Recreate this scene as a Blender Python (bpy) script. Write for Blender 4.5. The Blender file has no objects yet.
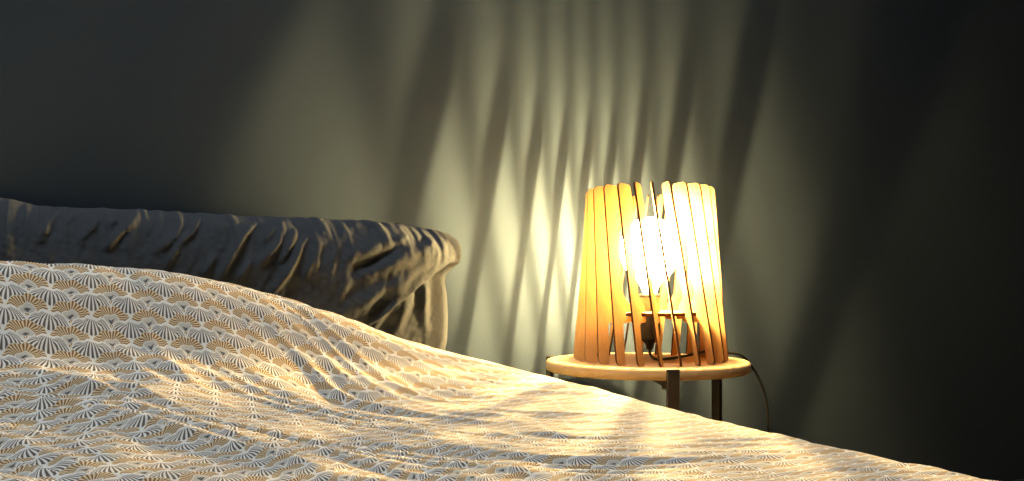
import bpy, bmesh, math, random
import numpy as np
from mathutils import Vector, Matrix

random.seed(7)
rng = np.random.default_rng(11)
S = bpy.context.scene
C = S.collection
PI = math.pi

# ------------------------------------------------------------------ camera numbers
F, HX, HY = 800.0, 512.0, 292.0          # focal length (px), principal column, horizon row
YAW = math.radians(30.0)                  # turned right of the wall's normal
HC = 0.630                                # eye height
CY_, SY_ = math.cos(YAW), math.sin(YAW)
BED = 0.475                               # top of the made bed
WALL = 1.375                              # the wall behind the bed


def depth(X, Y):
    return X * SY_ + Y * CY_


def proj(X, Y, Z):
    xc = X * CY_ - Y * SY_
    zc = X * SY_ + Y * CY_
    return HX + F * xc / zc, HY + F * (HC - Z) / zc


def on_plane(px, py, Y):
    """the point of the upright plane at distance Y seen at (px, py)"""
    a = YAW + math.atan((px - HX) / F)
    X = Y * math.tan(a)
    zc = depth(X, Y)
    return X, HC + (HY - py) / F * zc


# ------------------------------------------------------------------ helpers
def tag(o, label=None, cat=None, group=None, kind=None):
    if label: o['label'] = label
    if cat: o['category'] = cat
    if group: o['group'] = group
    if kind: o['kind'] = kind
    return o


def empty(name, loc, rz=0.0):
    o = bpy.data.objects.new(name, None)
    C.objects.link(o)
    o.location = loc
    o.rotation_euler = (0, 0, rz)
    o.empty_display_size = 0.05
    return o


def link_mesh(name, me, mats, parent=None, smooth=False):
    if not isinstance(mats, (list, tuple)): mats = [mats]
    for m in mats: me.materials.append(m)
    if smooth:
        me.polygons.foreach_set('use_smooth', [True] * len(me.polygons))
    o = bpy.data.objects.new(name, me)
    C.objects.link(o)
    if parent is not None: o.parent = parent
    return o


def from_bm(name, bm, mats, parent=None, smooth=False):
    bmesh.ops.recalc_face_normals(bm, faces=bm.faces[:])
    me = bpy.data.meshes.new(name)
    bm.to_mesh(me); bm.free()
    return link_mesh(name, me, mats, parent, smooth)


def add_box(bm, lo, hi, bevel=0.0, seg=2):
    g = bmesh.ops.create_cube(bm, size=1.0)
    vs = g['verts']
    for v in vs:
        v.co = Vector([lo[i] + (v.co[i] + 0.5) * (hi[i] - lo[i]) for i in range(3)])
    if bevel:
        es = list({e for v in vs for e in v.link_edges})
        bmesh.ops.bevel(bm, geom=es, offset=bevel, segments=seg, affect='EDGES', profile=0.5)
    return bm


def add_lathe(bm, prof, n=48, center=(0, 0, 0)):
    """prof: list of (r, z); r = 0 closes with a pole"""
    rings = []
    for r, z in prof:
        if r < 1e-6:
            rings.append([bm.verts.new((center[0], center[1], center[2] + z))])
        else:
            rings.append([bm.verts.new((center[0] + r * math.cos(2 * PI * k / n), center[1] + r * math.sin(2 * PI * k / n), center[2] + z)) for k in range(n)])
    for a, b in zip(rings[:-1], rings[1:]):
        for k in range(n):
            k2 = (k + 1) % n
            if len(a) == 1 and len(b) == 1: continue
            if len(a) == 1: bm.faces.new((a[0], b[k], b[k2]))
            elif len(b) == 1: bm.faces.new((a[k], a[k2], b[0]))
            else: bm.faces.new((a[k], a[k2], b[k2], b[k]))
    return bm


def catmull(pts, n=10):
    P = [Vector(p) for p in pts]
    P = [P[0] * 2 - P[1]] + P + [P[-1] * 2 - P[-2]]
    out = []
    for i in range(1, len(P) - 2):
        p0, p1, p2, p3 = P[i - 1:i + 3]
        for k in range(n):
            t = k / n
            out.append(0.5 * ((2 * p1) + (-p0 + p2) * t + (2 * p0 - 5 * p1 + 4 * p2 - p3) * t * t + (-p0 + 3 * p1 - 3 * p2 + p3) * t ** 3))
    out.append(P[-2])
    return out


def add_tube(bm, pts, r, n=10, cap=True):
    pts = [Vector(p) for p in pts]
    rings = []
    up = Vector((0, 0, 1))
    t0 = (pts[1] - pts[0]).normalized()
    nrm = t0.cross(up)
    if nrm.length < 1e-3: nrm = t0.cross(Vector((1, 0, 0)))
    nrm.normalize()
    for i, p in enumerate(pts):
        t = (pts[min(i + 1, len(pts) - 1)] - pts[max(i - 1, 0)]).normalized()
        nrm = (nrm - t * nrm.dot(t)).normalized()
        b = t.cross(nrm)
        rr = r[i] if isinstance(r, (list, tuple)) else r
        rings.append([bm.verts.new(p + (nrm * math.cos(2 * PI * k / n) + b * math.sin(2 * PI * k / n)) * rr) for k in range(n)])
    for a, b in zip(rings[:-1], rings[1:]):
        for k in range(n):
            bm.faces.new((a[k], a[(k + 1) % n], b[(k + 1) % n], b[k]))
    if cap:
        bm.faces.new(rings[0][::-1]); bm.faces.new(rings[-1])
    return bm


# ---- smooth numpy noise
_tab = rng.uniform(-1, 1, (256, 256))


def vnoise(x, y, seed=0):
    x = x + seed * 17.31; y = y + seed * 9.77
    xi = np.floor(x).astype(int); yi = np.floor(y).astype(int)
    fx = x - xi; fy = y - yi
    fx = fx ** 3 * (fx * (fx * 6 - 15) + 10); fy = fy ** 3 * (fy * (fy * 6 - 15) + 10)
    g = lambda i, j: _tab[i % 256, j % 256]
    a = g(xi, yi) * (1 - fx) + g(xi + 1, yi) * fx
    b = g(xi, yi + 1) * (1 - fx) + g(xi + 1, yi + 1) * fx
    return a * (1 - fy) + b * fy


def sstep(a, b, x):
    t = np.clip((x - a) / (b - a), 0, 1)
    return t * t * (3 - 2 * t)


# ------------------------------------------------------------------ materials
class Ex:
    """arithmetic on shader sockets"""
    def __init__(s, nt, sock): s.nt = nt; s.s = sock
    def _op(s, op, *o, clamp=False):
        n = s.nt.nodes.new('ShaderNodeMath'); n.operation = op; n.use_clamp = clamp
        for i, v in enumerate((s,) + o):
            if isinstance(v, Ex): s.nt.links.new(v.s, n.inputs[i])
            else: n.inputs[i].default_value = v
        return Ex(s.nt, n.outputs[0])
    def __add__(s, o): return s._op('ADD', o)
    def __sub__(s, o): return s._op('SUBTRACT', o)
    def __mul__(s, o): return s._op('MULTIPLY', o)
    def __truediv__(s, o): return s._op('DIVIDE', o)
    def rsub(s, v): return (s * -1.0) + v
    def floor(s): return s._op('FLOOR')
    def fract(s): return s._op('FRACT')
    def abs(s): return s._op('ABSOLUTE')
    def sqrt(s): return s._op('SQRT')
    def max(s, o): return s._op('MAXIMUM', o)
    def min(s, o): return s._op('MINIMUM', o)
    def atan2(s, o): return s._op('ARCTAN2', o)
    def step(s, a, b):
        n = s.nt.nodes.new('ShaderNodeMapRange'); n.interpolation_type = 'SMOOTHSTEP'; n.clamp = True
        s.nt.links.new(s.s, n.inputs[0])
        inv = b < a
        n.inputs[1].default_value = min(a, b); n.inputs[2].default_value = max(a, b)
        n.inputs[3].default_value = 1.0 if inv else 0.0
        n.inputs[4].default_value = 0.0 if inv else 1.0
        return Ex(s.nt, n.outputs[0])


def new_mat(name, base=(0.5, 0.5, 0.5), rough=0.6, metal=0.0, spec=0.5):
    m = bpy.data.materials.new(name); m.use_nodes = True
    b = m.node_tree.nodes['Principled BSDF']
    b.inputs['Base Color'].default_value = (*base, 1)
    b.inputs['Roughness'].default_value = rough
    b.inputs['Metallic'].default_value = metal
    b.inputs['Specular IOR Level'].default_value = spec
    return m, m.node_tree, b


def mixcol(nt, fac, a, b):
    n = nt.nodes.new('ShaderNodeMix'); n.data_type = 'RGBA'
    for sock, v in ((n.inputs[0], fac), (n.inputs[6], a), (n.inputs[7], b)):
        if isinstance(v, Ex): nt.links.new(v.s, sock)
        elif isinstance(v, bpy.types.NodeSocket): nt.links.new(v, sock)
        elif isinstance(v, (int, float)): sock.default_value = v
        else: sock.default_value = (*v, 1)
    return n.outputs[2]


def coords(nt, kind='Object', scale=(1, 1, 1)):
    tc = nt.nodes.new('ShaderNodeTexCoord')
    mp = nt.nodes.new('ShaderNodeMapping'); mp.inputs['Scale'].default_value = scale
    nt.links.new(tc.outputs[kind], mp.inputs[0])
    return mp.outputs[0]


def noise(nt, vec, scale, detail=3, rough=0.5):
    n = nt.nodes.new('ShaderNodeTexNoise')
    n.inputs['Scale'].default_value = scale; n.inputs['Detail'].default_value = detail; n.inputs['Roughness'].default_value = rough
    nt.links.new(vec, n.inputs['Vector'])
    return Ex(nt, n.outputs['Fac'])


def bump(nt, b, h, strength, dist):
    n = nt.nodes.new('ShaderNodeBump')
    n.inputs['Strength'].default_value = strength; n.inputs['Distance'].default_value = dist
    nt.links.new(h.s, n.inputs['Height']); nt.links.new(n.outputs[0], b.inputs['Normal'])


def wood(name, c1, c2, axis_scale, rough=0.55, fine=60, kind='Object'):
    m, nt, b = new_mat(name, c1, rough, spec=0.25)
    v = coords(nt, kind, axis_scale)
    g = noise(nt, v, 7, 4, 0.6); f = noise(nt, v, fine, 2, 0.6)
    fac = (g.step(0.35, 0.68) * 0.7 + f * 0.35)
    nt.links.new(mixcol(nt, fac, c1, c2), b.inputs['Base Color'])
    bump(nt, b, f, 0.15, 0.001)
    return m


# wall paint: dark grey-green, matt
M_wall, nt, b = new_mat('wall_paint', (0.026, 0.0345, 0.044), 0.85, spec=0.04)
v = coords(nt)
n1 = noise(nt, v, 260, 2, 0.6); n2 = noise(nt, v, 3, 3, 0.5)
nt.links.new(mixcol(nt, n2, (0.0312, 0.0446, 0.0660), (0.0345, 0.0490, 0.0725)), b.inputs['Base Color'])
bump(nt, b, n1, 0.12, 0.001)

M_ceil, nt, b = new_mat('ceiling_paint', (0.55, 0.55, 0.53), 0.9)
bump(nt, b, noise(nt, coords(nt), 200, 2), 0.1, 0.001)
M_floor = wood('oak_floor', (0.16, 0.10, 0.06), (0.24, 0.155, 0.09), (1.5, 14, 1), 0.45)
M_trim, nt, b = new_mat('trim_paint', (0.026, 0.0345, 0.044), 0.6)
bump(nt, b, noise(nt, coords(nt), 120, 2), 0.05, 0.001)
M_frame, nt, b = new_mat('added_window_white', (0.75, 0.75, 0.73), 0.4)
bump(nt, b, noise(nt, coords(nt), 90, 2), 0.04, 0.001)

M_ply = wood('lamp_plywood', (0.60, 0.38, 0.155), (0.51, 0.305, 0.115), (20, 20, 2.2), 0.6, 40)
M_burnt, nt, b = new_mat('charred_cut_edge', (0.16, 0.060, 0.022), 0.8, spec=0.1)
nt.links.new(mixcol(nt, noise(nt, coords(nt), 80, 2), (0.035, 0.014, 0.006), (0.10, 0.04, 0.015)), b.inputs['Base Color'])
M_top = wood('table_oak', (0.80, 0.56, 0.29), (0.68, 0.44, 0.20), (2.0, 16, 16), 0.42, 30)
M_metal, nt, b = new_mat('dark_bronze_metal', (0.035, 0.027, 0.022), 0.6, 0.4)
bump(nt, b, noise(nt, coords(nt), 300, 2), 0.05, 0.0005)
M_black, nt, b = new_mat('black_plastic', (0.012, 0.012, 0.012), 0.4)
bump(nt, b, noise(nt, coords(nt), 300, 2), 0.04, 0.0005)
M_brass, nt, b = new_mat('screw_cap_metal', (0.62, 0.60, 0.55), 0.3, 1.0)
bump(nt, b, noise(nt, coords(nt), 200, 2), 0.04, 0.0005)

ADDED_RIB_TWIST, ADDED_RIB_PHASE = -3.0 * 24 / (2 * PI) * -1.0, 0.0   # opal ribs added, swirled against the fins to cross their streaks on the wall
WARM = (1.0, 0.68, 0.255)
FIL_STRENGTH = 95000.0
M_fil = bpy.data.materials.new('glowing_filament'); M_fil.use_nodes = True
nt = M_fil.node_tree; nt.nodes.clear()
e = nt.nodes.new('ShaderNodeEmission'); e.inputs[0].default_value = (*WARM, 1); e.inputs[1].default_value = FIL_STRENGTH
o = nt.nodes.new('ShaderNodeOutputMaterial'); nt.links.new(e.outputs[0], o.inputs[0])

# opal-tinted bulb glass: mostly lets the filament light through, itself glowing
M_bulb = bpy.data.materials.new('glowing_bulb_glass'); M_bulb.use_nodes = True
nt = M_bulb.node_tree; nt.nodes.clear()
tr = nt.nodes.new('ShaderNodeBsdfTransparent'); tr.inputs[0].default_value = (1, 1, 1, 1)
e = nt.nodes.new('ShaderNodeEmission'); e.inputs[0].default_value = (*WARM, 1); e.inputs[1].default_value = 540.0
mx = nt.nodes.new('ShaderNodeMixShader')
tc = nt.nodes.new('ShaderNodeTexCoord'); sp = nt.nodes.new('ShaderNodeSeparateXYZ'); nt.links.new(tc.outputs['Object'], sp.inputs[0])
ax, ay, az = (Ex(nt, sp.outputs[i]) for i in range(3))
ang = ay.atan2(ax) * (24 / (2 * PI)) - (az - 0.21) * ADDED_RIB_TWIST
added_rib = ((ang + ADDED_RIB_PHASE).fract() - 0.5).abs()
added_rib = added_rib.step(0.32, 0.10) * 0.72 + 0.10
nt.links.new(added_rib.s, mx.inputs[0])
nt.links.new(tr.outputs[0], mx.inputs[1]); nt.links.new(e.outputs[0], mx.inputs[2])
o = nt.nodes.new('ShaderNodeOutputMaterial'); nt.links.new(mx.outputs[0], o.inputs[0])

# slate pillowcase
M_pillow, nt, b = new_mat('slate_cotton', (0.05, 0.055, 0.06), 0.9, spec=0.04)
b.inputs['Sheen Weight'].default_value = 0.04; b.inputs['Sheen Roughness'].default_value = 0.5
v = coords(nt)
nt.links.new(mixcol(nt, noise(nt, v, 18, 4, 0.6), (0.043, 0.049, 0.058), (0.060, 0.067, 0.078)), b.inputs['Base Color'])
bump(nt, b, noise(nt, v, 420, 2, 0.6), 0.25, 0.0008)

# quilt: rows of fans and sunbursts woven in white, grey and ochre
def quilt_material(P=0.0345, Vr=0.86):
    m, nt, b = new_mat('fan_print_cotton', (0.8, 0.8, 0.8), 0.85, spec=0.15)
    tc = nt.nodes.new('ShaderNodeUVMap'); tc.uv_map = 'cloth'
    sp = nt.nodes.new('ShaderNodeSeparateXYZ'); nt.links.new(tc.outputs[0], sp.inputs[0])
    U = Ex(nt, sp.outputs[0]) * (1 / P); V = Ex(nt, sp.outputs[1]) * (1 / P)
    u = (U + 0.5).fract() - 0.5                       # about a parachute's column
    w = (U.fract() - 0.5)                             # about a sunburst's column
    t0 = (V * (-1 / Vr)).fract() * Vr                 # 0 .. Vr down from a parachute's apex
    half = Vr * 0.53

    white = (0.87, 0.86, 0.84); grey = (0.60, 0.58, 0.54)
    dark = (0.130, 0.107, 0.090); ochre = (0.27, 0.130, 0.030); tan = (0.80, 0.69, 0.50); eyec = (0.12, 0.12, 0.125)

    def para(u, t):
        """a parachute dome with its apex at t = 0: (inside, colour)"""
        tt = t.max(0.0)
        k = (tt * (1 / 0.5)).min(1.0).rsub(1.0)
        q = (k * k).rsub(1.0).max(0.0).sqrt() * 0.51
        inside = (q - u.abs()).step(-0.012, 0.006) * t.step(-0.004, 0.004)
        qq = ((tt * (1 / 0.66)).min(1.0) * (PI / 2))._op('SINE') * 0.50
        s_ = u / qq.max(0.03)
        d = ((s_ * 4.5 + 0.5).fract() - 0.5).abs() * qq * (1 / 4.5)
        pet = (tt * 0.047 + 0.004 - d).step(-0.006, 0.008)
        pet = pet * tt.step(0.10, 0.17) * (u.abs() * 0.25 + tt).step(0.71, 0.66) * (q - u.abs()).step(0.03, 0.055)
        return inside, mixcol(nt, pet, white, dark)

    def burst(w, t):
        """a sunburst dome with its crown at t = 0"""
        k = (t * (1 / 0.5)).min(1.0).rsub(1.0)
        q = (k * k).rsub(1.0).max(0.0).sqrt() * 0.51
        inside = (q - w.abs()).step(-0.012, 0.006) * t.step(-0.004, 0.004)
        y = t.rsub(0.47)                                # up from the burst's centre
        r = (w * w + y * y).sqrt()
        th = y.atan2(w)
        ra = ((th * (15 / PI) + 0.5).fract() - 0.5).abs() * r * (PI / 15)
        ray = (r * 0.050 + 0.002 - ra).step(-0.007, 0.007) * r.step(0.475, 0.455)
        body = mixcol(nt, r.step(0.465, 0.495), tan, white)
        c = mixcol(nt, ray, body, ochre)
        r2 = (w * w + (y + 0.02) * (y + 0.02)).sqrt()
        c = mixcol(nt, r2.step(0.215, 0.200), c, white)
        c = mixcol(nt, r2.step(0.190, 0.175), c, grey)
        e = (w.abs() - (y + 0.205) * 0.55).max(y + 0.055)
        c = mixcol(nt, e.step(0.014, -0.006), c, eyec)
        return inside, c

    # each dome overlaps the row behind it, half a step apart
    i1, c1 = para(u, t0 + Vr)
    i2, c2 = burst(w, t0 + half)
    i3, c3 = para(u, t0)
    i4, c4 = burst(w, t0 - half)
    col = mixcol(nt, i2, c1, c2)
    col = mixcol(nt, i3, col, c3)
    col = mixcol(nt, i4, col, c4)
    nt.links.new(col, b.inputs['Base Color'])
    bump(nt, b, noise(nt, coords(nt, 'UV', (1, 1, 1)), 700, 2, 0.6), 0.15, 0.0006)
    b.inputs['Sheen Weight'].default_value = 0.1
    return m


M_quilt = quilt_material()
M_linen, nt, b = new_mat('mattress_ticking', (0.72, 0.71, 0.68), 0.9)
bump(nt, b, noise(nt, coords(nt), 300, 2), 0.15, 0.001)
M_bedwood = wood('bed_dark_wood', (0.10, 0.065, 0.04), (0.15, 0.10, 0.06), (2, 20, 20), 0.5)

# ------------------------------------------------------------------ the room
RX0, RX1, RY0, RH = -2.0, 3.1, -2.4, 3.2


def room_box(name, lo, hi, mat):
    bm = bmesh.new(); add_box(bm, lo, hi)
    return tag(from_bm(name, bm, mat), kind='structure')


T = 0.10
room_box('floor', (RX0 - T, RY0 - T, -0.10), (RX1 + T, WALL + T, 0.0), M_floor)
KX0, KX1, KY0, KY1 = -0.75, 0.45, 0.20, 1.10      # roof window added above the bed, out of view, for cool daylight
bm = bmesh.new()
add_box(bm, (RX0 - T, RY0 - T, RH), (KX0, WALL + T, RH + 0.1)); add_box(bm, (KX1, RY0 - T, RH), (RX1 + T, WALL + T, RH + 0.1))
add_box(bm, (KX0, RY0 - T, RH), (KX1, KY0, RH + 0.1)); add_box(bm, (KX0, KY1, RH), (KX1, WALL + T, RH + 0.1))
tag(from_bm('ceiling', bm, M_ceil), kind='structure')
room_box('wall_back', (RX0 - T, WALL, 0.0), (RX1 + T, WALL + T, RH), M_wall)
room_box('wall_left', (RX0 - T, RY0, 0.0), (RX0, WALL, RH), M_wall)
room_box('wall_right', (RX1, RY0, 0.0), (RX1 + T, WALL, RH), M_wall)
room_box('wall_front', (RX0 - T, RY0 - T, 0.0), (RX1 + T, RY0, RH), M_wall)
bm = bmesh.new()
fw = 0.05
for lo, hi in (((KX0, KY0), (KX0 + fw, KY1)), ((KX1 - fw, KY0), (KX1, KY1)), ((KX0 + fw, KY0), (KX1 - fw, KY0 + fw)), ((KX0 + fw, KY1 - fw), (KX1 - fw, KY1))):
    add_box(bm, (lo[0], lo[1], RH + 0.02), (hi[0], hi[1], RH + 0.09), 0.004)
tag(from_bm('added_roof_window', bm, M_frame), kind='structure')  # frame of the added, unseen roof window
bm = bmesh.new(); add_box(bm, (RX0, WALL - 0.014, 0), (RX1, WALL, 0.045), 0.003)
tag(from_bm('baseboard_back', bm, M_trim), kind='structure')

# ------------------------------------------------------------------ bed
EDGE = 0.674          # the quilt's right shoulder
bed = empty('bed', (-0.09, 0.2, 0))
tag(bed, 'low double bed with its head at the dark wall, covered by the fan-print quilt', 'bed')


def bpart(name, lo, hi, mat, bev, seg=3):
    bm = bmesh.new(); add_box(bm, lo, hi, bev, seg)
    o = from_bm(name, bm, mat, bed); o.location = -Vector(bed.location)
    return o


MX0, MX1, MY0, MY1 = -1.00, EDGE - 0.030, -0.62, 1.35
bpart('bed_base', (MX0, MY0, 0.12), (MX1 - 0.01, MY1, 0.235), M_bedwood, 0.01)
bpart('mattress', (MX0, MY0, 0.235), (MX1, MY1, BED - 0.012), M_linen, 0.03, 4)
for lx in (MX0 + 0.03, MX1 - 0.10):
    for ly in (MY0 + 0.03, MY1 - 0.09):
        bpart('leg', (lx, ly, 0.0), (lx + 0.06, ly + 0.06, 0.12), M_bedwood, 0.006)

# ------------------------------------------------------------------ quilt
# ridge where the quilt rolls over at the head of the bed, as its outline stands against the pillow
SIL = [(-200, 258), (-60, 258.5), (0, 260), (60, 262), (100, 264.5), (150, 268.5), (190, 273.5), (217, 279), (250, 288), (290, 300.5), (340, 316.5),
       (380, 331), (410, 341), (445, 350), (470, 356), (500, 363), (530, 371.5), (560, 381), (700, 417)]
SX = np.array([p[0] for p in SIL], float); SYY = np.array([p[1] for p in SIL], float)
YR = 1.03


def yr(X):
    """the roll runs a little askew, nearer on the far side of the bed from the lamp"""
    return 1.045 - 0.22 * np.clip(0.48 - X, 0.0, 0.62)



def ridge_z(X):
    Yr = yr(X)
    px, _ = proj(X, Yr, 0.5)
    py = np.interp(px, SX, SYY)
    return HC + (HY - py) / F * depth(X, Yr)


def quilt_base(X, Y):
    rz = ridge_z(np.clip(X, -0.5, EDGE)) - BED
    # soften the interpolated outline
    rz = (rz + (ridge_z(np.clip(X - 0.012, -0.5, EDGE)) - BED) + (ridge_z(np.clip(X + 0.012, -0.5, EDGE)) - BED)) / 3
    d = yr(X) - Y
    dd = np.array([-0.12, -0.06, -0.03, 0.0, 0.02, 0.04, 0.06, 0.09, 0.11, 0.15, 0.22, 0.30, 0.40, 0.50, 0.62, 3.0])
    gg = np.array([0.30, 0.80, 0.97, 1.0, 0.98, 0.90, 0.77, 0.56, 0.475, 0.40, 0.30, 0.195, 0.09, 0.03, 0.0, 0.0])
    gr = np.array([0.30, 0.80, 0.97, 1.0, 0.98, 0.90, 0.78, 0.56, 0.43, 0.26, 0.175, 0.11, 0.055, 0.02, 0.0, 0.0])
    wr = sstep(0.02, 0.30, X)
    g = np.zeros_like(d)
    for o in (-0.012, -0.006, 0, 0.006, 0.012):
        g += np.interp(d + o, dd, gg) * (1 - wr) + np.interp(d + o, dd, gr) * wr
    g /= 5
    return rz * g


def quilt_ripple(X, Y):
    # folds lie across the line of sight
    a = X * CY_ - Y * SY_; q = X * SY_ + Y * CY_
    a = a + 0.05 * vnoise(a / 0.16, q / 0.12, 3)
    q = q + 0.20 * a * 0.35 + 0.030 * vnoise(a / 0.17, q / 0.09, 5)
    h = 0.0044 * vnoise(a / 0.20, q / 0.042, 1)
    n = vnoise(a / 0.15, q / 0.030, 2)
    h = h + 0.0042 * (1 - np.abs(n) * 2.2)
    n = vnoise(a / 0.11, q / 0.016, 7)
    h = h + 0.0024 * (1 - np.abs(n) * 2.2)
    h = h + 0.0016 * vnoise(a / 0.05, q / 0.014, 4)
    h = h + 0.0009 * vnoise(a / 0.022, q / 0.009, 6)
    return h


def image_folds(px, py):
    """larger folds, where the photograph shows them running over the quilt"""
    h = np.zeros_like(px)
    for path, amp, w in [
        ([(-60, 350), (0, 346), (45, 341), (85, 344), (130, 356), (190, 372), (260, 388)], 0.0080, 6.0),
        ([(-40, 372), (30, 378), (90, 388), (150, 396), (230, 404)], 0.0060, 6.0),
        ([(60, 408), (120, 414), (190, 432), (260, 440)], 0.0050, 7.0),
        ([(-40, 287), (40, 285), (110, 288), (170, 296), (230, 312)], -0.0040, 5.0),
        ([(-40, 297), (40, 296), (110, 300), (160, 307)], 0.0035, 5.0),
        ([(260, 384), (330, 376), (400, 377), (470, 372)], 0.0050, 4.5),
        ([(290, 398), (380, 392), (470, 390)], 0.0040, 4.5),
        ([(200, 318), (260, 330), (330, 352), (400, 366)], -0.0040, 6.0),
        ([(210, 340), (280, 352), (340, 368)], 0.0045, 6.0),
    ]:
        P = np.array(path, float)
        best = np.full_like(px, 1e9); along = np.zeros_like(px)
        L = np.concatenate([[0], np.cumsum(np.hypot(*np.diff(P, axis=0).T))])
        for k in range(len(P) - 1):
            a_, b_ = P[k], P[k + 1]; d = b_ - a_; l2 = d @ d
            tt = np.clip(((px - a_[0]) * d[0] + (py - a_[1]) * d[1]) / l2, 0, 1)
            r = np.hypot(px - (a_[0] + tt * d[0]), py - (a_[1] + tt * d[1]))
            m = r < best
            best = np.where(m, r, best); along = np.where(m, (L[k] + tt * math.sqrt(l2)) / L[-1], along)
        h += amp * np.sin(np.clip(along, 0.03, 0.97) * PI) ** 0.6 * np.exp(-(best / w) ** 2)
    return h * 0.7


nA, nB = 640, 480
XL = -1.00
Rr = 0.045
drop = 0.20
flat_len = EDGE - Rr - XL
arc = Rr * PI / 2
tot = flat_len + arc + drop
# finer where the camera sees it
A = np.linspace(0, 1, nA); A = tot * (0.25 * A + 0.75 * (1 - (1 - A) ** 1.25)) / 1.0
A = A / A[-1] * tot
Yend = 1.105
tB = np.linspace(0, 1, nB)
B = -0.60 + (Yend + 0.60) * (1 - (1 - tB) ** 1.45)
AA, BB = np.meshgrid(A, B, indexing='ij')
X0 = XL + np.minimum(AA, flat_len)
phi = np.clip((AA - flat_len) / Rr, 0, PI / 2)
down = np.clip(AA - flat_len - arc, 0, None)
X1 = X0 + Rr * np.sin(phi)
base = quilt_base(X1, BB)
# the ridge settles onto the shoulder of the bed
top = BED + base
rip = quilt_ripple(X1, BB)
# settle the shoulder on its outline
shoulder = np.zeros_like(X1)
wgt = sstep(0.38, 0.61, X1)
SE = np.array([(0, 200), (445, 350), (476, 357), (501, 364.5), (527, 372), (545, 376), (578, 384), (616, 394), (659, 406), (700, 417), (766, 432), (865, 454), (930, 467), (993, 480), (1060, 494)], float)
for it in range(10):
    Zs = top + shoulder - Rr * (1 - np.cos(phi)) - down
    pxs, pys = proj(X1, BB, Zs)
    err = pys - np.interp(pxs, SE[:, 0], SE[:, 1])               # > 0: below the outline
    err = np.where((X1 > 0.5), err, 1e9)
    zc_ = depth(X1, BB)
    k_ = np.argmin(err, axis=0)
    ee = err[k_, np.arange(nB)]; zz_ = zc_[k_, np.arange(nB)]
    dlt = ee * zz_ / F
    rowY = BB[0]
    ok = (pxs[k_, np.arange(nB)] < 1040) & (rowY > 0.15) & (rowY < YR + 0.04)
    dlt = np.interp(rowY, rowY[ok], dlt[ok])
    ker = np.ones(9) / 9
    dlt = np.convolve(np.pad(dlt, 4, mode='edge'), ker, mode='valid')
    shoulder = shoulder + wgt * dlt[None, :] * 0.8
print('shoulder', shoulder.min(), shoulder.max(), 'err', np.abs(ee[ok]).max())
edge_fade = np.where(AA > flat_len, np.cos(phi), 1.0)
YRG = yr(X1)
ripk = np.where(BB > YRG - 0.02, (1 - sstep(-0.02, 0.07, BB - YRG)) * 0.9 + 0.1, 1.0)
facek = 1.0 - 0.55 * (1 - sstep(0.09, 0.17, YRG - BB))
rip = rip * (0.82 - 0.54 * sstep(0.25, 0.60, X1))
pxb, pyb = proj(X1, BB, top + shoulder)
seen = (depth(X1, BB) > 0.3)
rip = rip + np.where(seen & (BB < YRG), image_folds(np.where(seen, pxb, -999.), np.where(seen, pyb, -999.)), 0.0)
Z = top + shoulder + rip * edge_fade * ripk * facek - Rr * (1 - np.cos(phi)) - down
wav = 0.012 * vnoise(BB / 0.13, down / 0.6, 8) * sstep(0, 0.10, down) + 0.004 * vnoise(BB / 0.05, AA / 0.09, 9) * np.sin(phi)
X = X1 + wav + 0.004 * sstep(0, .1, down)
Yq = BB + 0.002 * vnoise(X1 / 0.05, BB / 0.05, 12)
# underside
Xu = np.where(AA > flat_len, EDGE - Rr + (Rr - 0.022) * np.sin(phi), X0)
Zu = np.where(AA > flat_len, BED - 0.006 - (Rr - 0.022) * (1 - np.cos(phi)) - down, BED - 0.006)
Zu = np.minimum(Zu, Z - 0.010)
Xu = np.minimum(Xu, X - 0.010 * np.sin(phi))
# cloth coordinates: along the surface
smooth_top = BED + base
dz = np.diff(smooth_top, axis=1); dy = np.diff(BB, axis=1)
vlen = np.concatenate([np.zeros((nA, 1)), np.cumsum(np.sqrt(dz ** 2 + dy ** 2), axis=1)], axis=1)
# the cloth lies gathered in front of the roll, so more of it fits into the same length
gath = 1.0 + (1.0 + 0.9 * vnoise(X1 / 0.30, BB / 0.035, 61) + 0.5 * vnoise(X1 / 0.12, BB / 0.02, 62)) * sstep(0.08, 0.15, YRG - BB - 0.05 * sstep(0.0, 0.3, X1))
gath = np.clip(gath, 0.5, 4.0)
vlen = np.concatenate([np.zeros((nA, 1)), np.cumsum(np.sqrt(dz ** 2 + dy ** 2) * gath[:, 1:], axis=1)], axis=1)
kr = np.argmin(np.abs(BB - (YRG - 0.06)), axis=1)
vlen = vlen - np.take_along_axis(vlen, kr[:, None], axis=1) + 0.5 - 0.10 * np.clip(0.48 - X1, 0.0, 0.62)
uvU = AA + 0.006 * vnoise(AA / 0.2, BB / 0.2, 21) + (0.010 * vnoise(AA / 0.14, BB / 0.035, 23) + 0.012 * vnoise(AA / 0.30, BB / 0.09, 24)) * sstep(0.08, 0.16, YRG - BB - 0.04 * sstep(0.0, 0.3, X1)); uvV = vlen + 0.005 * vnoise(AA / 0.15, BB / 0.2, 22)

vt = np.stack([X, Yq, Z], -1).reshape(-1, 3)
vb = np.stack([Xu, BB, Zu], -1).reshape(-1, 3)
verts = np.concatenate([vt, vb])
idx = np.arange(nA * nB).reshape(nA, nB)
q = np.stack([idx[:-1, :-1], idx[1:, :-1], idx[1:, 1:], idx[:-1, 1:]], -1).reshape(-1, 4)
qb = q[:, ::-1] + nA * nB
N = nA * nB


def rimq(line):
    return np.stack([line[:-1], line[:-1] + N, line[1:] + N, line[1:]], -1)


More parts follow.
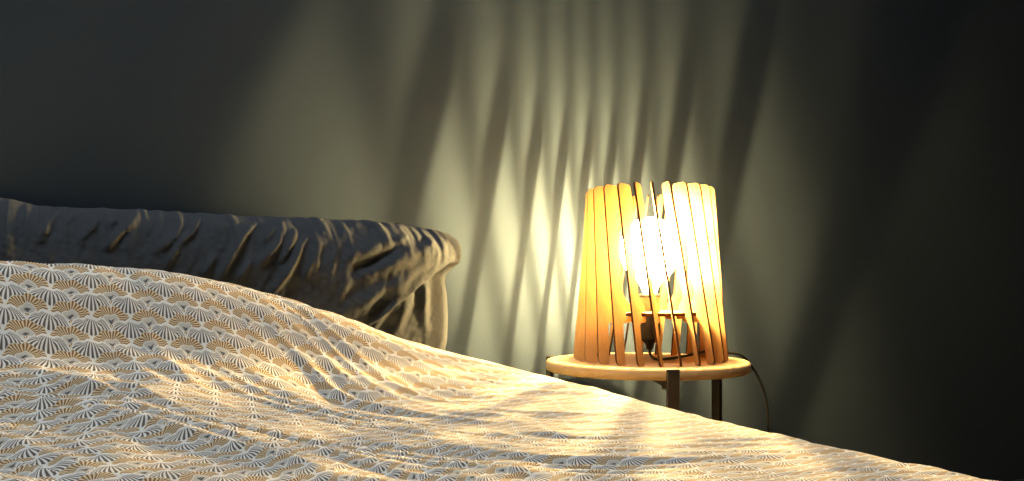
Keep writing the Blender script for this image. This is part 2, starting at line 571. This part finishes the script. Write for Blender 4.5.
rims = np.concatenate([rimq(idx[0, :])[:, ::-1], rimq(idx[-1, :]), rimq(idx[:, 0]), rimq(idx[:, -1])[:, ::-1]])
faces = np.concatenate([q, qb, rims])
me = bpy.data.meshes.new('quilt')
me.from_pydata(verts.tolist(), [], faces.tolist())
uvl = me.uv_layers.new(name='cloth')
li = np.zeros(len(me.loops), dtype=np.int32); me.loops.foreach_get('vertex_index', li)
uvs = np.stack([uvU.ravel(), uvV.ravel()], -1); uvs = np.concatenate([uvs, uvs])
uvl.data.foreach_set('uv', uvs[li].ravel())
bm = bmesh.new(); bm.from_mesh(me); bmesh.ops.recalc_face_normals(bm, faces=bm.faces[:]); bm.to_mesh(me); bm.free()
quilt = link_mesh('quilt', me, M_quilt, None, True)
tag(quilt, 'rumpled white quilt printed with rows of grey and ochre fans, spread over the bed', 'quilt')

# ------------------------------------------------------------------ pillow
def pillow():
    YF = 1.165                                   # plane the front face is drawn on
    XLp = -0.17
    ZB, ZT = BED + 0.004, None
    nS, nT = 460, 200
    s = np.linspace(0, 1, nS); s = s + 0.06 * np.sin(2 * PI * s) * -0.5
    t = np.linspace(0, 1, nT)
    Sg, Tg = np.meshgrid(s, t, indexing='ij')
    # right outline: image points turned into (X, z)
    outl = [(441, 352), (444, 340), (446, 318), (446, 296), (444, 281), (446, 274), (455, 267), (460, 259), (461.5, 250), (461, 242), (457, 237.5), (450, 235)]
    pts = np.array([on_plane(px, py, 1.262) for px, py in outl])
    topl = [(-150, 194), (-40, 195.5), (0, 197), (25, 201), (40, 205.5), (80, 207), (150, 209), (220, 213.5), (300, 216.5), (360, 219.5), (400, 223.5), (440, 230), (455, 233.5), (470, 238)]
    tp = np.array([on_plane(px, py, 1.258) for px, py in topl])
    zr = pts[:, 1]; xr = pts[:, 0]
    z_right_top = zr[-1]
    XRmax = xr.max()

    def ztop(Xv):
        return np.interp(Xv, tp[:, 0], tp[:, 1])

    def xright(zv):
        r = 0
        for o in (-0.004, 0, 0.004):
            r = r + np.interp(zv + o, zr, xr)
        return r / 3
    # iterate: z depends on X (top outline), X depends on z (right outline)
    Xg = XLp + (XRmax - XLp) * Sg
    for _ in range(6):
        zt = ztop(Xg) + 0.0015 * vnoise(Xg / 0.012, Tg * 0, 31)
        Zg = ZB + (zt - ZB) * Tg
        Xg = XLp + (xright(Zg) - XLp) * Sg
    # distance-from-seam falloffs
    eT = np.clip(1 - np.abs(2 * Tg - 1) ** 3.2, 0, 1) ** 0.55
    dR = (xright(Zg) - Xg); dL = Xg - XLp
    eS = np.sqrt(np.clip(1 - (1 - np.clip(dR / 0.20, 0, 1)) ** 2.4, 0, 1)) * np.sqrt(np.clip(1 - (1 - np.clip(dL / 0.08, 0, 1)) ** 2, 0, 1))
    thick = 0.088 * eT * eS
    # image position of each point of the face, to place the folds seen in the photograph
    px, py = proj(Xg, np.full_like(Xg, YF), Zg)
    disp = np.zeros_like(Xg)

    def ridge(path, amp, w, sharp=1.0):
        nonlocal disp
        P = np.array(path, float)
        best = np.full_like(px, 1e9); along = np.zeros_like(px); side = np.zeros_like(px)
        L = np.concatenate([[0], np.cumsum(np.hypot(*np.diff(P, axis=0).T))])
        for k in range(len(P) - 1):
            a, b_ = P[k], P[k + 1]; d = b_ - a; l2 = d @ d
            tt = np.clip(((px - a[0]) * d[0] + (py - a[1]) * d[1]) / l2, 0, 1)
            dx = px - (a[0] + tt * d[0]); dy_ = py - (a[1] + tt * d[1])
            r = np.hypot(dx, dy_)
            m = r < best
            best = np.where(m, r, best); along = np.where(m, (L[k] + tt * math.sqrt(l2)) / L[-1], along)
        taper = 0.35 + 0.65 * np.sin(np.clip(along, 0.0, 1.0) * PI) ** 0.7
        disp = disp + amp * taper * np.exp(-(best / w) ** (2.0 * sharp)) 

    R = 0.0065
    for path, a, w in [
        ([(58, 204), (52, 216), (40, 238)], 1.1, 4.5), ([(78, 207), (69, 219)], 1.0, 3.5), ([(104, 210), (92, 227), (80, 241)], 0.9, 4),
        ([(143, 211), (125, 229), (106, 248)], 1.2, 4), ([(120, 215), (112, 222)], 0.8, 3.5), ([(186, 220), (177, 235), (160, 250)], 1.0, 4.5), ([(182, 242), (167, 266)], 0.9, 3.5),
        ([(208, 213), (197, 230), (185, 240)], 1.2, 3.5), ([(216, 256), (205, 275)], 1.0, 3.5), ([(268, 217), (247, 234), (220, 279)], 1.6, 4.5), ([(282, 224), (268, 241)], 1.0, 4),
        ([(252, 261), (238, 280)], 1.0, 3.5), ([(289, 222), (283, 241), (262, 264)], 1.3, 4.2), ([(304, 226), (296, 240), (284, 260)], 1.2, 4), ([(310, 237), (296, 261), (275, 291)], 1.5, 4.2),
        ([(328, 226), (321, 254), (314, 280)], 1.1, 4), ([(318, 248), (306, 280)], 0.9, 4), ([(345, 232), (336, 262), (330, 292)], 1.0, 5), ([(362, 236), (352, 256), (340, 300)], 0.8, 6),
        # large soft folds towards the corner
        ([(455, 246), (420, 252), (385, 268), (350, 282)], 1.5, 8), ([(400, 236), (372, 250), (350, 258)], 1.7, 7), ([(430, 268), (400, 284), (370, 300), (345, 312)], 1.6, 8),
        ([(445, 240), (430, 246)], 1.0, 4), ([(420, 232), (405, 240)], 1.0, 4), ([(398, 305), (384, 322), (376, 336)], 1.5, 5), ([(418, 300), (408, 325), (400, 340)], 1.4, 5), ([(440, 285), (436, 310), (438, 335)], 1.3, 5),
    ]:
        ridge(path, R * a * (1.5 if path[0][0] < 320 else 1.0), w)
    for path, a, w in [
        ([(405, 248), (384, 258), (362, 266)], -1.7, 5), ([(392, 294), (380, 305), (369, 317)], -2.2, 6), ([(440, 236), (432, 243)], -1.6, 3.2), ([(388, 223), (380, 228)], -1.3, 3),
        ([(432, 283), (430, 305)], -1.2, 4), ([(447, 262), (425, 274), (410, 288)], -0.8, 4), ([(255, 245), (235, 268)], -0.6, 6), ([(165, 225), (140, 250)], -0.5, 8),
    ]:
        ridge(path, R * a, w)
    disp += 0.0022 * vnoise(px / 16, py / 26, 41) + 0.0012 * vnoise((px + 0.55 * py) / 6, (py - 0.5 * px) / 20, 42) + 0.0007 * vnoise(px / 4, py / 4, 43)
    # the loose end of the case tucks in below the diagonal crease
    crease_y = np.interp(px, [340, 373, 395, 413, 443, 463], [345, 325, 308, 296, 274, 262])
    under = sstep(-1.5, 5.0, py - crease_y) * sstep(345, 372, px)
    fade = np.minimum(eS, eT) ** 0.7
    # puckers along the top seam
    puck = 0.007 * vnoise(px / 5, py * 0, 51) * np.exp(-((1 - Tg) * 6) ** 2)
    lean = 0.055 * (1 - Tg)                      # the foot of the pillow stands out from the wall
    Ycen = 1.27 - lean * 0.5
    front = Ycen - thick - (disp + puck) * fade + 0.034 * under * fade
    back = Ycen + thick * 0.95
    back = np.minimum(back, WALL - 0.008)
    n = nS * nT
    vf = np.stack([Xg, front, Zg], -1).reshape(-1, 3); vk = np.stack([Xg, back, Zg], -1).reshape(-1, 3)
    ii = np.arange(n).reshape(nS, nT)
    fq = np.stack([ii[:-1, :-1], ii[1:, :-1], ii[1:, 1:], ii[:-1, 1:]], -1).reshape(-1, 4)
    me = bpy.data.meshes.new('pillow')
    me.from_pydata(np.concatenate([vf, vk]).tolist(), [], np.concatenate([fq, fq[:, ::-1] + n]).tolist())
    bm = bmesh.new(); bm.from_mesh(me)
    bmesh.ops.remove_doubles(bm, verts=bm.verts[:], dist=0.0002)
    bmesh.ops.recalc_face_normals(bm, faces=bm.faces[:])
    bm.to_mesh(me); bm.free()
    o = link_mesh('pillow', me, M_pillow, None, True)
    tag(o, 'creased slate grey pillow propped against the dark wall behind the quilt', 'pillow')
    return o


pillow()

# ------------------------------------------------------------------ side table
TX, TY, TZ = 0.953, 1.145, HC - 0.125
FACE = -math.atan2(TX, TY)               # local -y looks at the camera
TR = 0.184
tb = empty('side_table', (TX - 0.006 * math.cos(FACE), TY - 0.006 * math.sin(FACE), 0), FACE)
tag(tb, 'small round oak side table on dark metal legs beside the bed', 'table')
PLT = 0.018
bm = bmesh.new()
add_lathe(bm, [(0, TZ - PLT), (TR - 0.002, TZ - PLT), (TR, TZ - PLT + 0.002), (TR, TZ - 0.0025), (TR - 0.0025, TZ), (0, TZ)], 96)
o = from_bm('tabletop', bm, M_top, tb, False)
for p in o.data.polygons: p.use_smooth = abs(p.normal.z) < 0.5
LEGA = [13, 134, 256]
for a in LEGA:
    r = math.radians(a)
    d = Vector((math.sin(r), -math.cos(r), 0)); tn = Vector((math.cos(r), math.sin(r), 0))
    bm = bmesh.new()
    add_box(bm, (-0.010, -0.005, 0.0), (0.010, 0.005, TZ + 0.0015), 0.0015)
    mt = Matrix((tn, d, Vector((0, 0, 1)))).transposed().to_4x4(); mt.translation = d * (TR + 0.0055)
    bmesh.ops.transform(bm, matrix=mt, verts=bm.verts[:])
    lg = from_bm('leg', bm, M_metal, tb)
    bm = bmesh.new()
    add_box(bm, (-0.006, -TR + 0.03, -0.012), (0.006, -0.001, -0.0), 0.001)
    mt2 = mt.copy(); mt2.translation = d * (TR + 0.0005) + Vector((0, 0, TZ - PLT - 0.001))
    bmesh.ops.transform(bm, matrix=mt2, verts=bm.verts[:])
    from_bm('brace', bm, M_metal, tb)
    bm = bmesh.new()
    add_lathe(bm, [(0, -0.006), (0.004, -0.006), (0.005, -0.004), (0.005, 0), (0, 0)], 12, tuple(d * (TR - 0.05) + Vector((0, 0, TZ - PLT - 0.0135))))
    from_bm('bolt', bm, M_metal, tb)
bm = bmesh.new()
add_lathe(bm, [(0, -0.008), (0.03, -0.008), (0.03, 0), (0, 0)], 32, (0, 0, TZ - PLT - 0.0005))
from_bm('hub', bm, M_metal, tb)

# ------------------------------------------------------------------ lamp
lamp = empty('table_lamp', (TX, TY, TZ), FACE)
tag(lamp, 'glowing slatted plywood lamp with twisted upright fins, standing on the round side table', 'lamp')
LH = 0.3135
R_TOP, R_BOT = 0.1165, 0.1319
TAN = 0.0480                                # sideways lean of a fin from top to bottom
FT = 0.0036                                  # thickness
DZ0, DZ1, DR = 0.083, 0.089, 0.098          # ring


def outer_r(h): return R_BOT + (R_TOP - R_BOT) * h / LH


def rounded(poly, n=6):
    """poly: (x, y, radius) -> points with filleted corners"""
    out = []
    m = len(poly)
    for i in range(m):
        p = Vector(poly[i][:2]); a = Vector(poly[i - 1][:2]); b_ = Vector(poly[(i + 1) % m][:2]); r = poly[i][2]
        if r <= 0: out.append(p); continue
        u = (a - p).normalized(); w = (b_ - p).normalized()
        ang = u.angle(w); dd = r / math.tan(ang / 2)
        dd = min(dd, (a - p).length * 0.49, (b_ - p).length * 0.49); rr = dd * math.tan(ang / 2)
        c = p + (u + w).normalized() * (rr / math.sin(ang / 2))
        s0 = p + u * dd - c; s1 = p + w * dd - c
        a0 = math.atan2(s0.y, s0.x); da = math.atan2(s1.y, s1.x) - a0
        da = (da + PI) % (2 * PI) - PI
        for k in range(n + 1):
            t = a0 + da * k / n
            out.append(c + Vector((math.cos(t), math.sin(t))) * rr)
    return out


fin_outline = rounded([
    (outer_r(0), 0.0, 0.010), (outer_r(LH), LH, 0.010), (R_TOP - 0.041, LH, 0.007), (R_TOP - 0.041, LH - 0.052, 0.010),
    (outer_r(0.24) - 0.025, LH - 0.080, 0.016), (outer_r(0.13) - 0.026, 0.120, 0.012), (0.083, 0.100, 0.004),
    (0.083, DZ1 + 0.0004, 0), (DR + 0.0005, DZ1 + 0.0004, 0), (DR + 0.0005, DZ0 - 0.0004, 0), (0.083, DZ0 - 0.0004, 0),
    (0.083, 0.073, 0.004), (outer_r(0.06) - 0.021, 0.072, 0.008), (outer_r(0) - 0.020, 0.0, 0.002)])
bm = bmesh.new()
ga = [bm.verts.new((p.x, -FT / 2, p.y)) for p in fin_outline]
gb = [bm.verts.new((p.x, FT / 2, p.y)) for p in fin_outline]
f1 = bm.faces.new(ga); f2 = bm.faces.new(gb[::-1])
for k in range(len(ga)):
    k2 = (k + 1) % len(ga)
    f = bm.faces.new((ga[k], gb[k], gb[k2], ga[k2])); f.material_index = 1
# lean: y grows downwards from the top edge (anticlockwise seen from above)
for v in bm.verts:
    v.co.y += TAN * (1 - v.co.z / LH)
bmesh.ops.recalc_face_normals(bm, faces=bm.faces[:])
fin_me = bpy.data.meshes.new('slat'); bm.to_mesh(fin_me); bm.free()
fin_me.materials.append(M_ply); fin_me.materials.append(M_burnt)
NF = 24
for k in range(NF):
    o = bpy.data.objects.new('slat', fin_me); C.objects.link(o); o.parent = lamp
    o.rotation_euler = (0, 0, math.radians(1.8 + 15 * k - 90))
bm = bmesh.new()
add_lathe(bm, [(0.0195, DZ0), (DR, DZ0), (DR, DZ1), (0.0195, DZ1), (0.0195, DZ0)], 64)
o = from_bm('ring', bm, [M_ply, M_burnt], lamp)
for p in o.data.polygons:
    if abs(p.normal.z) < 0.5: p.material_index = 1
bm = bmesh.new()
add_lathe(bm, [(0, 0.020), (0.006, 0.020), (0.008, 0.030), (0.017, 0.036), (0.019, 0.040), (0.019, 0.112), (0.0205, 0.114), (0.0205, 0.122), (0.0165, 0.122), (0.0165, 0.100), (0, 0.100)], 40)
o = from_bm('socket', bm, M_black, lamp, True)
BZ, BR, BH, FZ = 0.202, 0.0550, 0.060, 0.212
bm = bmesh.new()
prof = [(0.013, 0.124), (0.0155, 0.134)]
for k in range(0, 27):
    a = math.radians(-62 + 152 * k / 26)
    prof.append((BR * math.cos(a) if k < 26 else 0.0, BZ + BH * math.sin(a)))
add_lathe(bm, prof, 48)
bulb = from_bm('bulb', bm, M_bulb, lamp, True)
bm = bmesh.new()
add_lathe(bm, [(0, 0.102), (0.006, 0.103), (0.013, 0.107), (0.0135, 0.111), (0.0128, 0.114), (0.0135, 0.117), (0.0128, 0.120), (0.0135, 0.123), (0.0130, 0.128), (0, 0.128)], 32)
from_bm('screw_cap', bm, M_brass, bulb, True)
bm = bmesh.new(); add_tube(bm, [Vector((0, 0, FZ - 0.012)), Vector((0, 0, FZ)), Vector((0, 0, FZ + 0.012))], 0.0016, 10)
from_bm('filament', bm, M_fil, bulb, True)
bm = bmesh.new()
add_tube(bm, [Vector((0, 0, 0.127)), Vector((0, 0, 0.150)), Vector((0, 0, FZ - 0.0125))], [0.004, 0.002, 0.0015], 8)
stem_m, nt, b = new_mat('lamp_stem', (0.8, 0.8, 0.78), 0.2)
bump(nt, b, noise(nt, coords(nt), 60, 1), 0.02, 0.0005)
from_bm('filament_stem', bm, stem_m, bulb, True)


# power cord, in the lamp's own frame: seen at (px, py) at a distance along the view
def lamp_pt(px, py, zc):
    xc = (px - HX) / F * zc; zz = HC + (HY - py) / F * zc
    w = Vector((xc * CY_ + zc * SY_, -xc * SY_ + zc * CY_, zz))
    return Matrix.Rotation(-FACE, 3, 'Z') @ (w - Vector((TX, TY, TZ)))


cord = [Vector((0, 0, 0.022)), Vector((0.001, 0.0, 0.011)), lamp_pt(655, 359.5, 1.455), lamp_pt(667, 360.0, 1.465), lamp_pt(683, 356.3, 1.50), lamp_pt(702, 352.0, 1.52),
        lamp_pt(716, 350.5, 1.535), lamp_pt(728, 352.5, 1.545), lamp_pt(741, 357.0, 1.545), lamp_pt(750, 364.0, 1.555), lamp_pt(760, 381, 1.56), lamp_pt(766, 401, 1.565), lamp_pt(768.5, 430, 1.565), lamp_pt(767, 480, 1.57),
        lamp_pt(760, 560, 1.60)]
last = cord[-1]
cord += [Vector((last.x - 0.01, last.y, -TZ + 0.03)), Vector((last.x - 0.06, last.y + 0.02, -TZ + 0.005)), Vector((last.x - 0.2, last.y + 0.02, -TZ + 0.005))]
for c_ in cord[:9]: c_.z = max(c_.z, 0.0032)
bm = bmesh.new(); add_tube(bm, catmull(cord, 10), 0.0027, 10)
from_bm('power_cord', bm, M_black, lamp, True)

# ------------------------------------------------------------------ light
w = bpy.data.worlds.new('sky_light'); S.world = w; w.use_nodes = True
bg = w.node_tree.nodes['Background']; bg.inputs[0].default_value = (0.90, 0.97, 1.0, 1); bg.inputs[1].default_value = 15.0
pl = bpy.data.lights.new('added_window_portal', 'AREA'); pl.shape = 'RECTANGLE'; pl.size = KX1 - KX0; pl.size_y = KY1 - KY0  # guides the sky light in through the added roof window
pl.cycles.is_portal = True
po = bpy.data.objects.new('added_window_portal', pl); C.objects.link(po)
po.location = ((KX0 + KX1) / 2, (KY0 + KY1) / 2, RH + 0.015)

# ------------------------------------------------------------------ camera
cam = bpy.data.cameras.new('camera'); co = bpy.data.objects.new('camera', cam); C.objects.link(co)
cam.sensor_width = 36.0; cam.sensor_fit = 'HORIZONTAL'; cam.lens = F / 1024 * 36.0
cam.shift_y = (HY - 240.5) / 1024
cam.clip_start = 0.02
co.location = (0, 0, HC); co.rotation_euler = (math.radians(90), 0, -YAW)
S.camera = co

vs = S.view_settings
S.display_settings.display_device = 'sRGB'
vs.view_transform = 'Standard'; vs.look = 'None'; vs.gamma = 1.0; vs.exposure = 0.0; vs.use_curve_mapping = False
cy = S.cycles
cy.use_denoising = True
try: cy.denoiser = 'OPENIMAGEDENOISE'
except Exception: pass
cy.max_bounces = 8; cy.diffuse_bounces = 5; cy.transparent_max_bounces = 12
cy.sample_clamp_indirect = 6.0
cy.caustics_reflective = False; cy.caustics_refractive = False
